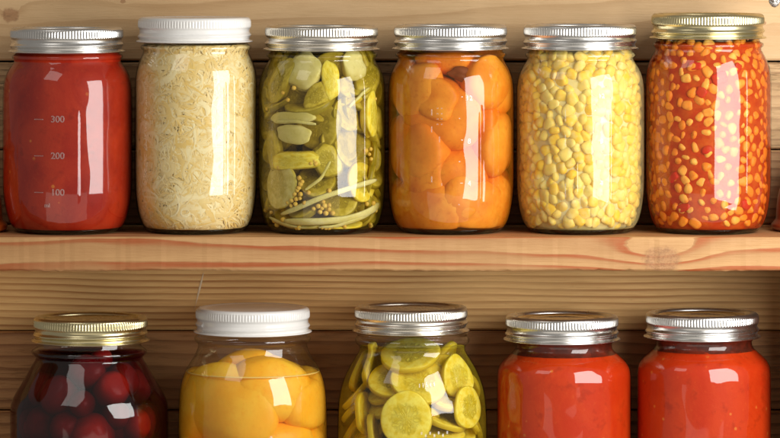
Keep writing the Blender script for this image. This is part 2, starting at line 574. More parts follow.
# irregular front edge: subdivided shelf board
def shelf_board(name, ztop, zbot):
    n = 220
    V, F = [], []
    for i in range(n + 1):
        x = XL + (XR - XL) * i / n
        j = 0.00025 * sin(x * 61) + 0.0002 * sin(x * 143 + 1) + 0.00012 * rng.normal()
        k = 0.0003 * sin(x * 47 + 2) + 0.00015 * rng.normal()
        sec = [(YW - 0.001, ztop), (YF + 0.0012, ztop), (YF + 0.0004 + j * .3, ztop - 0.0005), (YF + j * .5, ztop - 0.0013 + k * .4),
               (YF + j * .5, zbot + 0.0014 + k * .5), (YF + 0.0005, zbot + 0.0005 + k), (YF + 0.0014, zbot + k), (YW - 0.001, zbot)]
        V += [(x, a, b) for a, b in sec]
    m = 8
    for i in range(n):
        for q in range(m):
            r = (q + 1) % m
            F.append((i * m + q, (i + 1) * m + q, (i + 1) * m + r, i * m + r))
    F += [tuple(range(m)), tuple(n * m + q for q in range(m))[::-1]]
    V = np.array(V) - np.array(unit.location)
    o = mk(name, V, F, M['shelf_front'], unit, smooth=False)
    fixn(o)
    tag(o, "pinkish pine shelf board with orange grain lines and knots in its front edge")
    return o


shelf_board("shelf_board", Z_SHELF, PZ(271, YF))
upart("shelf_board", XL, XR, YF, YW - 0.001, Z_LOW - 0.022, Z_LOW, M['shelf_front'])


def plank(p0, p1, mat, dy=0.0, label=None):
    o = upart("back_plank", XL, XR, YW + dy, YW + 0.016 + dy, PZ(p1, YW), PZ(p0, YW), mat, 0.0012)
    if label: o["label"] = label
    return o


plank(-150, -4.5, M['plank_mid'])
plank(-3.0, 60.5, M['plank_top'], 0.0, "pale smooth plank behind the upper row of lids")
plank(62.5, 149, M['plank_mid'], 0.001, "weathered pitted plank behind the upper jars")
plank(150.5, 224, M['plank_low'], 0.0005)
plank(225, 330, M['plank_grain'], 0.0, "honey coloured plank with fine level grain under the shelf")
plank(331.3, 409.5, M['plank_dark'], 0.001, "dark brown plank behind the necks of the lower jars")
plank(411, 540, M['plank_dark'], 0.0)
upart("gap_shade_board", XL, XR, YW + 0.022, YW + 0.03, PZ(560), PZ(-150), M['plank_gap_shade'])  # near-black board added behind the planks, its colour giving the gaps their shade
upart("side_panel", PX(790), PX(812), YF + 0.004, YW - 0.0015, Z_LOW + 0.0005, PZ(271, YF) - 0.0008, M['plank_dark'])
# pale scratch left by a splinter on the honey plank
sv = []
for i in range(9):
    t = i / 8
    xx, zz = PX(203.5 - 9 * t, YW), PZ(272.5 + 37 * t, YW)
    wd = 0.0006 * sin(pi * min(1, t * 1.1 + 0.05)) + 0.00008
    sv += [(xx - wd, YW - 0.0002, zz), (xx, YW - 0.0004, zz), (xx + wd, YW - 0.0002, zz)]
sf = [(i * 3 + a, i * 3 + a + 1, i * 3 + a + 4, i * 3 + a + 3) for i in range(8) for a in (0, 1)]
mk("splinter", np.array(sv) - np.array(unit.location), sf, Mat("pale_splinter").bsdf((0.85, 0.66, 0.42), 0.6), unit)

# screw in the top plank
scr = empty("screw", (PX(774.5, YW), YW, PZ(1.5, YW)), "small grey metal screw head in the pale plank at the top right corner", "screw")
V, F = [], []
n = 24
rings = [(0.0, -0.0014), (0.0016, -0.0013), (0.0030, -0.0008), (0.0036, -0.0002), (0.0036, 0.0006)]
for r_, y_ in rings:
    for i in range(n):
        a = 2 * pi * i / n
        rr = r_ * (1 + 0.06 * sin(3 * a))
        slot = 0.0007 if (abs(sin(a)) < 0.26 and 0.001 < r_ < 0.0034) else 0
        V.append((rr * cos(a), y_ + slot, rr * sin(a)))
for k in range(len(rings) - 1):
    for i in range(n):
        j = (i + 1) % n
        F.append((k * n + i, k * n + j, (k + 1) * n + j, (k + 1) * n + i))
mk("screw_head", V, F, M['zinc'], scr)

# ---------------------------------------------------------------- jar building
def chaikin(p, it=2):
    p = [tuple(q) for q in p]
    for _ in range(it):
        q = [p[0]]
        for a, b in zip(p[:-1], p[1:]):
            q.append((a[0] * .75 + b[0] * .25, a[1] * .75 + b[1] * .25))
            q.append((a[0] * .25 + b[0] * .75, a[1] * .25 + b[1] * .75))
        q.append(p[-1])
        p = q
    return p


def lathe_mesh(profile, nseg=256, rfun=None):
    """profile in px (r, h above base), metres out; rfun(theta, h)->extra px"""
    th = np.linspace(-pi, pi, nseg, endpoint=False)
    V = []
    for r, h in profile:
        e = np.zeros(nseg) if rfun is None else rfun(th, h)
        rr = (r + e) * S
        V.append(np.stack([rr * np.sin(th), -rr * np.cos(th), np.full(nseg, h * S)], 1))
    V = np.concatenate(V)
    m = len(profile)
    i, k = np.meshgrid(np.arange(nseg), np.arange(m - 1))
    i, k = i.ravel(), k.ravel()
    j = (i + 1) % nseg
    F = np.stack([k * nseg + i, k * nseg + j, (k + 1) * nseg + j, (k + 1) * nseg + i], 1)
    return V, F.tolist()


BAND = {}


def band_mesh(kind):
    if kind in BAND: return BAND[kind]
    nr = 118
    n = nr * 6
    th = np.linspace(-pi, pi, n, endpoint=False)
    plast = kind == 'white'
    H = 24.6
    pts = []      # (z, base r)
    zz = list(np.linspace(2.2, 22.6, 42))
    V = []

    def ring(r, z):
        r = r if isinstance(r, np.ndarray) else np.full(n, r)
        V.append(np.stack([r * np.sin(th), -r * np.cos(th), np.full(n, z)], 1) * S)
    ring(53.0, 0.9); ring(56.8, 0.25); ring(58.0, 0.1); ring(58.6, 0.5); ring(58.4, 1.1); ring(57.2, 1.7)
    zc = 7.0 + 3.4 * (th / (2 * pi) + 0.0)
    zc2 = zc - 6.5
    for z in zz:
        r = 54.9 + 1.9 * np.exp(-((z - zc) / 1.9) ** 2)
        r = r + 1.0 * np.exp(-((z - (zc2)) / 1.6) ** 2) * (z > 2)
        top = 1 / (1 + math.exp(-(z - 13.8) * 1.8))
        r = r + 1.7 * top - 0.09 * max(0, z - 19) ** 1.6
        win = 1 / (1 + math.exp(-(z - 15.0) * 3)) / (1 + math.exp((z - 21.3) * 3))
        kn = (0.5 + 0.5 * np.cos(nr * th))
        r = r - (0.55 if plast else 0.95) * win * (1 - kn ** 0.8)
        ring(r, z)
    ring(54.9, 23.7); ring(53.8, 24.4); ring(52.4, 24.7); ring(50.8, 24.6)
    if not plast:
        ring(49.2, 24.3); ring(48.0, 23.4); ring(47.6, 22.0); ring(47.5, 20.6)
    m = len(V)
    V = np.concatenate(V)
    i, k = np.meshgrid(np.arange(n), np.arange(m - 1))
    i, k = i.ravel(), k.ravel()
    j = (i + 1) % n
    F = np.stack([k * n + i, k * n + j, (k + 1) * n + j, (k + 1) * n + i], 1).tolist()
    BAND[kind] = (V, F)
    return BAND[kind]


def make_lid(jar, h, kind, disc, spin=0.0, off=0.0, sc=1.0):
    """band (with knurled top edge and thread) plus disc, as parts of the jar"""
    V, F = band_mesh(kind)
    V = V.copy()
    a = radians(spin)
    R = np.array([[cos(a), -sin(a), 0], [sin(a), cos(a), 0], [0, 0, 1]])
    V = V @ R.T
    V[:, :2] *= sc
    V += np.array([off * S, 0, h * S])
    band = mk("lid_band", V, F, M[kind], jar)
    if kind == 'white':
        prof = [(50.8, 24.6), (48.5, 24.35), (46.5, 23.9), (40, 23.8), (20, 23.9), (0.01, 24.0)]
    else:
        prof = [(47.8, 20.7), (46.2, 20.7), (45.6, 21.2), (44.8, 22.1), (43.6, 22.3), (42.6, 22.0), (41.6, 21.2), (40, 21.0), (34, 21.05),
                (33, 21.5), (32, 21.5), (31, 21.1), (15, 21.15), (0.01, 21.2)]
    V, F = lathe_mesh(chaikin(prof, 1), 160)
    V[:, :2] *= sc
    V += np.array([off * S, 0, h * S])
    mk("lid_disc", V, F, M[disc], jar)


class Jar: pass


JARS = {}


def make_jar(key, cx, base_py, prof_px, label, group, lid_top_py, lid_kind, disc, lid_off=0.0, ridges=(), spin=0, z_base=None,
             cat="jar", R0=None, sc=1.0):
    """prof_px: (radius, height above base) in photo pixels, base to rim"""
    j = Jar()
    j.cx = PX(cx)
    j.z0 = z_base
    root = empty("mason_jar", (j.cx, 0, j.z0), label, cat, group)
    j.root = root
    pf = chaikin(prof_px, 2)
    j.pr = np.array([p[0] for p in pf])
    j.ph = np.array([p[1] for p in pf])
    # monotone outline for packing the contents
    k0 = int(np.argmax(j.ph > 4.0))
    hs = np.maximum.accumulate(j.ph[k0:])
    j.hs, j.rs = hs, j.pr[k0:]

    def rf(th, h):
        e = np.zeros_like(th)
        for (off, A, sg, h0, h1) in ridges:
            t0 = math.asin(off)
            wnd = 1 / (1 + np.exp(-(h - h0) / 1.2)) / (1 + np.exp((h - h1) / 1.2))
            d = (th - t0) * 62
            e = e + A * np.exp(-(d / sg) ** 2) * wnd
        # slow unevenness of moulded glass
        if 25 < h < 165:
            e = e + 0.22 * np.sin(2 * th + cx) + 0.10 * np.sin(5 * th + cx * 2 + h * 0.02)
        return e
    # denser rings in the straight part so that ridges end cleanly
    dense = []
    for a, b in zip(pf[:-1], pf[1:]):
        dense.append(a)
        L = abs(a[1] - b[1])
        if L > 6:
            nn = int(L / 4)
            for q in range(1, nn):
                t = q / nn
                dense.append((a[0] + (b[0] - a[0]) * t, a[1] + (b[1] - a[1]) * t))
    dense.append(pf[-1])
    # a little wobble near the base only below the first heel points
    V, F = lathe_mesh(dense, 640, rf)
    o = mk("glass_body", V, F, M['glass'], root)
    j.glass = o
    # thick glass foot under the contents
    rb = prof_px[3][0]
    foot = [(0.01, 2.6), (rb * .7, 2.4), (rb - 4, 0.8), (rb - 1.5, 0.45), (rb + 3.0, 1.6), (rb + 4.6, 3.4), (rb + 4.6, 5.0), (rb, 4.6), (0.01, 4.4)]
    V, F = lathe_mesh(chaikin(foot, 1), 96)
    mk("glass_foot", V, F, M['base_glass'], root)
    j.lid_h = (PZ(lid_top_py) - j.z0) / S - 24.6
    make_lid(root, j.lid_h, lid_kind, disc, spin, lid_off, sc)
    JARS[key] = j
    return j


def rin(j, h, inset=1.3):
    return np.interp(h, j.hs, j.rs) - inset


def hf(j, py):
    """height of a point seen on the front of the glass"""
    return (PZ(py, -0.034) - j.z0) / S


def h_of(j, py):
    return (PZ(py) - j.z0) / S


Z_UP = Z_SHELF + 0.0001


def upper_prof(R, lift=0.0):
    base = [(0.01, 3.2), (28, 2.8), (40, 0.5), (45, 0.0), (50.5, 1.6), (55.5, 7), (59, 15), (61.5, 26), (63.2, 40), (63.6, 60), (63.6, 100), (63.6, 130),
            (63.4, 141), (62.4, 150), (60.3, 157), (57.4, 163), (54.4, 167.5), (52.9, 170.5), (52.8, 172), (55.0, 173.2), (55.6, 175), (54.8, 176.8),
            (52.2, 177.8), (51.4, 179.5), (51.2, 186), (51.2, 198), (50.0, 201)]
    out = []
    for r, h in base:
        t = min(1, max(0, (h - 60) / 90.0))
        t = t * t * (3 - 2 * t)
        q = r * (R / 63.6) if h < 160 else r * (1 + (R / 63.6 - 1) * max(0, (172 - h) / 12))
        out.append((q, h + lift * t))
    return out


UG = "jars standing on the upper shelf"
LG = "jars standing in the lower row"
seam = (0.68, 0.30, 1.0, 30, 158)
make_jar(1, 67.5, 232, upper_prof(64.6, 0), "silver lidded glass jar of smooth dark red tomato puree with embossed measuring marks", UG,
         27.3, 'silver', 'silver', -0.8, ridges=((0.225, 0.9, 1.6, 34, 121), (0.60, 0.22, 0.8, 30, 150), (-0.70, 0.3, 1.2, 30, 140)), spin=10, z_base=Z_UP)
make_jar(2, 196, 232, upper_prof(61.6, 9.5), "white lidded glass jar packed with pale shredded sauerkraut", UG,
         17.2, 'white', 'white', -1.5, ridges=((0.66, 0.25, 0.9, 30, 158), (0.50, 0.5, 1.2, 34, 150)), spin=80, z_base=Z_UP)
make_jar(3, 322, 232, upper_prof(64.0, 1.5), "silver lidded glass jar of olive pickles with onion strips and mustard seeds", UG,
         25.2, 'warm_silver', 'warm_silver', -0.5, ridges=((0.68, 0.32, 0.9, 30, 158), (-0.80, 0.3, 1.2, 30, 158)), spin=-30, z_base=Z_UP)
make_jar(4, 451, 232, upper_prof(63.2, 2), "silver lidded glass jar of orange apricot halves in amber syrup", UG,
         24.6, 'silver', 'silver', -0.5, ridges=((0.445, 1.1, 1.5, 30, 122), (0.74, 0.3, 0.9, 44, 150), (-0.86, 0.3, 1.2, 30, 158)), spin=-60, z_base=Z_UP)
make_jar(5, 580.5, 232, upper_prof(64.4, 2), "silver lidded glass jar packed with pale yellow sweet corn kernels", UG,
         24.4, 'silver', 'silver', -0.5, ridges=((0.43, 1.0, 1.5, 30, 126), (0.70, 0.3, 0.9, 30, 158), (-0.10, 0.5, 0.9, 40, 75)), spin=-50, z_base=Z_UP)
make_jar(6, 708.2, 232, upper_prof(62.8, 12), "tall gold lidded glass jar of corn kernels in orange red relish", UG,
         13.6, 'gold', 'gold', -0.3, ridges=((0.56, 0.3, 0.9, 40, 165),), spin=20, z_base=Z_UP)


def low(pts):
    """absolute photo rows -> heights above the lower shelf"""
    return [(r, (PZ(py) - Z_LOW) / S) for r, py in pts]


def low_base(R):
    return [(0.01, 516.8), (30, 517.2), (R * .62, 519.5), (R * .68, 520), (R * .78, 517.5), (R * .9, 509), (R * .965, 497), (R, 478), (R, 455)]


make_jar(7, 89.3, 520, low(low_base(79.3) + [(79.4, 425), (79.3, 410), (78.3, 402.5), (75, 394.5), (66, 380), (58.5, 366.5), (54.5, 360), (53.3, 357), (55.5, 355),
         (57.6, 353), (57.6, 350.5), (55.5, 348.5), (52.5, 347), (51.5, 344), (51.2, 330), (50, 321)]),
         "gold lidded glass jar of dark cherries in deep red juice", LG, 316.3, 'gold', 'gold', 1.3, ridges=((0.3, 0.2, 2.0, 20, 60),), spin=-20, z_base=Z_LOW, sc=1.01)
make_jar(8, 252.7, 520, low(low_base(75) + [(75, 430), (74.5, 408), (73.4, 389), (70.5, 377), (67, 369), (61.5, 360), (57, 353), (54.6, 347), (54.4, 343.5), (56.2, 341.5),
         (58.2, 339.5), (58.2, 336.8), (56, 335), (52.5, 334), (51.4, 331), (51.2, 320), (50, 312)]),
         "white lidded glass jar of golden peach halves with clear glass above the syrup", LG, 307.2, 'white', 'white', 0.0, spin=120, z_base=Z_LOW, sc=1.01)
make_jar(9, 412.3, 520, low(low_base(75) + [(75, 432), (74.3, 406), (72.5, 392), (69.8, 382), (64.7, 370), (57.9, 358.5), (54, 352.5), (52.6, 348.5), (53.2, 345.5), (56.4, 343),
         (57.4, 340), (56.2, 337), (54.0, 335.2), (55.6, 333.8), (56.0, 332.4), (53.2, 331), (51.4, 329), (51.2, 318), (50, 311)]),
         "silver lidded glass jar of yellow pickle slices with one round slice facing forward", LG, 306.2, 'warm_silver', 'silver', -1.3, spin=-75, z_base=Z_LOW)
tp = [(67, 430), (67, 385), (66.9, 374), (65.6, 367), (61.5, 361), (54, 354.5), (49.2, 350), (47.8, 346.5), (48, 343), (50.2, 340), (50.5, 330), (50, 320)]
make_jar(10, 564, 520, low(low_base(67) + tp), "silver lidded jar of bright tomato sauce beside the pickle slices", LG, 315.0, 'silver', 'disc', -2.2, spin=30, z_base=Z_LOW, sc=1.0)
make_jar(11, 704, 520, low(low_base(66.8) + [(r, p - 2.8 if p < 400 else p) for r, p in tp]),
         "silver lidded jar of bright tomato sauce nearest the right edge, lower row", LG, 312.2, 'silver', 'disc', -1.8, spin=-15, z_base=Z_LOW, sc=1.0)

# embossed marks: text meshes bent round the glass
def emboss(j, text, px, py, size, thick=0.22):
    cu = bpy.data.curves.new("embossed_mark", 'FONT')
    cu.body = text
    cu.size = size * S
    cu.extrude = thick * S
    cu.bevel_depth = 0.14 * S
    cu.align_x = 'CENTER'
    cu.align_y = 'CENTER'
    tmp = bpy.data.objects.new("tmp", cu)
    COL.objects.link(tmp)
    dg = bpy.context.evaluated_depsgraph_get()
    me = bpy.data.meshes.new_from_object(tmp.evaluated_get(dg))
    V = np.array([v.co[:] for v in me.vertices])
    F = [tuple(p.vertices) for p in me.polygons]
    bpy.data.objects.remove(tmp)
    bpy.data.meshes.remove(me)
    wrapmark(j, V, F, px, py)


def wrapmark(j, V, F, px, py):
    h0 = hf(j, py)
    R = rin(j, h0, 0) * S
    t0 = math.asin(max(-.97, min(.97, (PX(px) - j.cx) / R)))
    th = t0 + V[:, 0] / R
    hh = h0 * S + V[:, 1]
    rr = rin(j, hh / S, 0) * S + V[:, 2] + 0.25 * S
    W = np.stack([rr * np.sin(th), -rr * np.cos(th), hh], 1)
    o = mk("embossed_mark", W, F, M['emboss'], j.glass, smooth=False)
    return o


def tick(j, px, py, w_, h_):
    V, F = box(-w_ / 2 * S, w_ / 2 * S, -h_ / 2 * S, h_ / 2 * S, -0.2 * S, 0.35 * S, 0.15 * S)
    wrapmark(j, np.array(V), F, px, py)


for txt, py in (("300", 119), ("200", 155.5), ("100", 192)):
    emboss(JARS[1], txt, 62.5, py, 9.2)
    tick(JARS[1], 43.5, py, 9.5, 0.9)
emboss(JARS[1], "ml", 52, 205, 6)
J = JARS[4]
for txt, py in (("12", 98), ("8", 141), ("4", 183)):
    emboss(J, txt, 468, py, 7)
for px, py, a, b in ((461, 96.5, 1.6, 1.2), (458.5, 118, 1.4, 1.2), (461, 139.5, 2, 1.2), (458.5, 161, 1.6, 1.4), (460.5, 182.5, 3, 1.0), (458, 204, 1.6, 1.2),
                     (431.2, 112, 1.0, 6), (431.2, 129, 1.0, 6), (438.8, 139, 1.2, 6), (431.2, 179, 1.0, 6), (441, 184, 1.0, 3)):
    tick(J, px, py, a, b)
for k in range(4):
    tick(J, 437, 108 + 5.3 * k, 1.6, 1.2)
    tick(J, 441, 108 + 5.3 * k, 1.4, 1.4)
J = JARS[5]
for txt, py in (("12", 96), ("8", 141), ("4", 183)):
    emboss(J, txt, 598.5, py, 6.5)
for px, py, a, b in ((563, 115, 1, 12), (563, 140, 1, 12), (563, 190, 1, 14), (592, 110, 2, 1)):
    tick(J, px, py, a, b)
J = JARS[9]
for k in range(5):
    tick(J, 419 + 3.6 * k, 384 - 0.3 * k, 1.3, 5.0 - 0.5 * abs(k - 2))
for k in range(7):
    tick(J, 421 + 4.2 * k, 432 + (1.4 if k % 2 else -1.2), 2.0, 3.0)
tick(JARS[8], 273, 435, 2.4, 2.4)

# ---------------------------------------------------------------- contents: shapes bent round the inside of the glass
def wrap(j, P, px, py, depth=0.0, inset=1.6):
    """place P (u sideways, v up, w inwards; px) touching the inside of the glass and press it softly against the wall"""
    h0 = hf(j, py)
    R0 = float(rin(j, h0, inset))
    t0 = px[0] if isinstance(px, tuple) else math.asin(max(-.985, min(.985, ((PX(px) - j.cx) / S) / R0)))
    w_ = P[:, 2] + depth
    hh = h0 + P[:, 1]
    hh = np.where(hh < 9, 5.5 + 3.5 * np.exp((hh - 9) / 3.5), hh)
    n_ = R0 - w_
    x_ = n_ * sin(t0) + P[:, 0] * cos(t0)
    y_ = -n_ * cos(t0) + P[:, 0] * sin(t0)
    r_ = np.hypot(x_, y_) + 1e-6
    Rm = rin(j, hh, inset)
    k = 4.0
    r2 = np.where(r_ > Rm - k, Rm - k * np.exp(-(r_ - (Rm - k)) / k), r_)
    q = r2 / r_
    return np.stack([j.cx + x_ * q * S, y_ * q * S, j.z0 + hh * S], 1)


def rot(ax, ay, az):
    ax, ay, az = radians(ax), radians(ay), radians(az)
    X_ = np.array([[1, 0, 0], [0, cos(ax), -sin(ax)], [0, sin(ax), cos(ax)]])
    Y_ = np.array([[cos(ay), 0, sin(ay)], [0, 1, 0], [-sin(ay), 0, cos(ay)]])
    Z_ = np.array([[cos(az), -sin(az), 0], [sin(az), cos(az), 0], [0, 0, 1]])
    return Z_ @ X_ @ Y_


def puck(a, b, t, n=40, bump=0.04, seed=0):
    """cucumber slice: disc a x b, thickness t; uv = radial coordinates"""
    r_ = random.Random(seed)
    ph = [r_.uniform(0, 6.28) for _ in range(4)]
    rad = [0.0, 0.25, 0.5, 0.7, 0.86, 0.955, 1.0, 1.0, 0.955, 0.86, 0.6, 0.3, 0.0]
    hh = [1, 1, 1, 1, 1.0, 0.98, 0.72, -0.72, -0.98, -1, -1, -1, -1]
    V, F, UV = [], [], []
    m = len(rad)
    for k in range(m):
        for i in range(n):
            an = 2 * pi * i / n
            wob = 1 + bump * (sin(2 * an + ph[0]) + .6 * sin(3 * an + ph[1]) + .35 * sin(5 * an + ph[2]))
            x_, y_ = rad[k] * cos(an) * wob, rad[k] * sin(an) * wob
            dish = 0.10 * t * sin(an * 2 + ph[3]) * rad[k]
            V.append((x_ * a, y_ * b, -hh[k] * t / 2 + dish + (0.06 * t * sin(9 * x_ + ph[1]) * cos(8 * y_) if rad[k] < .7 else 0)))
            e = rad[k] if abs(hh[k]) > .7 else 1.0
            UV.append((x_ / max(wob, .1), y_ / max(wob, .1)) if e < 1 else (cos(an), sin(an)))
    for k in range(m - 1):
        for i in range(n):
            jn = (i + 1) % n
            F.append((k * n + i, k * n + jn, (k + 1) * n + jn, (k + 1) * n + i))
    return np.array(V), F, UV


def blob(a, b, c, seed=0, n=28, m=20, p=1.0, lump=0.06):
    r_ = random.Random(seed)
    ph = [r_.uniform(0, 6.28) for _ in range(8)]
    V, F, UV = [], [], []

    def sp(x_): return math.copysign(abs(x_) ** p, x_)
    for k in range(m + 1):
        la = -pi / 2 + pi * k / m
        for i in range(n):
            lo = 2 * pi * i / n
            x_, y_, z_ = sp(cos(la)) * sp(cos(lo)), sp(sin(la)), sp(cos(la)) * sp(sin(lo))
            q = 1 + lump * (sin(2.1 * x_ * 2 + ph[0]) + sin(2.3 * y_ * 2 + ph[1]) + sin(2.7 * z_ * 2 + ph[2]) + .5 * sin(7 * x_ + ph[3]) * sin(6 * y_ + ph[4]))
            V.append((x_ * a * q, y_ * b * q, z_ * c * q))
            UV.append((x_ * .95, y_ * .95))
    for k in range(m):
        for i in range(n):
            jn = (i + 1) % n
            F.append((k * n + i, (k + 1) * n + i, (k + 1) * n + jn, k * n + jn))
    return np.array(V), F, UV


def put(name, j, shape, px, py, R_, depth, mat, label, cat, group, inset=1.6, fit=0.0):
    V, F, UV = shape
    P = V @ R_.T
    P[:, 2] -= P[:, 2].min()
    if fit:
        h0 = hf(j, py)
        R0 = float(rin(j, h0, inset))
        over = np.hypot(R0 - P[:, 2] - depth, P[:, 0]) - rin(j, np.clip(h0 + P[:, 1], 6, None), inset)
        depth = depth + fit * max(0.0, float(np.percentile(over, 88)))
    W = wrap(j, P, px, py, depth, inset)
    o = mk(name, W, F, mat, uv=UV)
    return tag(o, label, cat, group)


def fill_mesh(j, name, top_py, inset, mat, label, cat, bottom=5.0, nseg=128, rough=0.0, capup=0.0):
    ht = h_of(j, top_py)
    hs = [bottom] + [h for h in np.linspace(bottom + 1, ht, 60)]
    prof = [(0.01, bottom)] + [(float(rin(j, h, inset)), float(h)) for h in hs] + [(float(rin(j, ht, inset)) * .5, ht + capup), (0.01, ht + capup)]

    def rf(th, h):
        if not rough: return np.zeros_like(th)
        return -rough * (0.5 + 0.5 * np.sin(th * 9 + h * .31) * np.sin(th * 5 - h * .17 + 1)) * (0.6 + 0.4 * np.sin(h * .5 + th * 13))
    V, F = lathe_mesh(prof, nseg, rf)
    V = V + np.array([j.cx, 0, j.z0])
    o = mk(name, V, F, mat)
    return tag(o, label, cat, kind="stuff")


# --- smooth fillings
fill_mesh(JARS[1], "tomato_puree", 40, 0.6, M['puree_dark'], "dark red tomato puree filling the first upper jar from the left", "puree")
fill_mesh(JARS[10], "tomato_sauce", 351.0, 0.6, M['sauce'], "bright red tomato sauce in the jar next to the pickle slices", "sauce")
fill_mesh(JARS[11], "tomato_sauce", 347.2, 0.6, M['sauce2'], "bright red tomato sauce in the lower jar nearest the right edge", "sauce")
for k, py in ((10, 351.5), (11, 348.5)):  # neck ring of sauce with the shade under the lid painted in
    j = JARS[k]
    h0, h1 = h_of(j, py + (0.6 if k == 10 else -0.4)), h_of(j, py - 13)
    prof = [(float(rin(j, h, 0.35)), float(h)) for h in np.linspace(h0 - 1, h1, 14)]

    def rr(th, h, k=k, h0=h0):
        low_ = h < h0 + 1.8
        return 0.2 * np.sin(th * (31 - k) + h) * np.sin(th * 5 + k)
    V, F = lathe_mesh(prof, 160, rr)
    o = mk("lid_shade_sauce", V + np.array([j.cx, 0, j.z0]), F, M['lid_shade'])
    tag(o, "sauce darkened with painted lid shade in the neck of the %s tomato sauce jar" % ("left" if k == 10 else "right"), "shaded sauce", kind="stuff")

# --- sauerkraut
j = JARS[2]
fill_mesh(j, "shredded_cabbage", 46, 2.2, M['kraut_core'], "dense pale cabbage mass inside the sauerkraut jar", "sauerkraut", rough=2.0)
V, F, T = [], [], []
for q in range(5200):
    px_ = random.uniform(-pi, pi)
    h0 = random.uniform(9, h_of(j, 46))
    L = random.uniform(14, 48)
    wd = random.choice((0.8, 1.0, 1.2, 1.4, 1.8, 2.2, 2.8, 4.0, 6.0))
    an = random.gauss(0, 0.7) + (pi / 2 if random.random() < .25 else 0)
    cv = random.gauss(0, 0.12)
    dp = random.uniform(0.0, 0.75)
    tone = random.random()
    nseg = 8
    base = len(V)
    u_ = v_ = 0.0
    tw = random.uniform(0, 3.14)
    for i in range(nseg + 1):
        f = wd * (0.4 + 0.6 * sin(pi * (i + .5) / (nseg + 1)))
        du, dv = -sin(an) * f / 2, cos(an) * f / 2
        for s in (-1, 0, 1):
            uu, vv = u_ + du * s, v_ + dv * s
            hh = min(max(h0 + vv, 6), h_of(j, 44))
            R0 = float(rin(j, hh, 1.5))
            bulge = (0.0 if s == 0 else 0.22) + 0.22 * sin(tw + i * .4)
            r_ = R0 - max(0, dp + bulge)
            th = px_ + uu / R0
            V.append((j.cx + r_ * S * sin(th), -r_ * S * cos(th), j.z0 + hh * S))
            T.append(tone)
        u_ += cos(an) * L / nseg
        v_ += sin(an) * L / nseg
        an += cv * L / nseg + random.gauss(0, .12)
    for i in range(nseg):
        for s in (0, 1):
            a = base + i * 3 + s
            F.append((a, a + 1, a + 4, a + 3))
tag(mk("cabbage_shreds", V, F, M['kraut'], attr=T), "tangled pale cabbage shreds pressed against the glass of the sauerkraut jar", "sauerkraut", kind="stuff")

# --- corn kernels
def kernel_base(seed, n=14, m=10):
    r_ = random.Random(seed)
    V, F = [], []
    ph = [r_.uniform(0, 6.3) for _ in range(4)]
    for k in range(m + 1):
        la = -pi / 2 + pi * k / m
        for i in range(n):
            lo = 2 * pi * i / n

            def sp(x_): return math.copysign(abs(x_) ** .85, x_)
            x_, z_, y_ = sp(cos(la)) * sp(cos(lo)), sp(sin(la)), sp(cos(la)) * sp(sin(lo))
            tp = 1.0 - 0.30 * (0.5 - 0.5 * z_) ** 1.4
            q = 1 + .05 * sin(3 * x_ + ph[0]) + .05 * sin(4 * z_ + ph[1]) + .04 * sin(4 * y_ + ph[2])
            dent = 0.25 * max(0, z_ - .5) * (1 - abs(x_))
            V.append((x_ * 5.0 * tp * q * S, y_ * 3.4 * tp * q * S, (z_ * 5.4 - dent) * q * S))
    for k in range(m):
        for i in range(n):
            jn = (i + 1) % n
            F.append((k * n + i, k * n + jn, (k + 1) * n + jn, (k + 1) * n + i))
    return V, F


KB = [kernel_base(s) for s in range(7)]


def poisson(Rr, h0, h1, dmin, tries, bestfn=None):
    pts = []
    cell = {}
    for _ in range(tries):
        t, h = random.uniform(-pi, pi), random.uniform(h0, h1)
        u_ = t * Rr
        ci = (int(u_ // dmin), int(h // dmin))
        ok = True
        for a in (-1, 0, 1):
            for b in (-1, 0, 1):
                for (uu, hh) in cell.get((ci[0] + a, ci[1] + b), ()):
                    if (uu - u_) ** 2 + (hh - h) ** 2 < dmin * dmin: ok = False; break
                if not ok: break
            if not ok: break
        if ok:
            cell.setdefault(ci, []).append((u_, h))
            pts.append((t, h))
    return pts


from mathutils import Euler, Matrix


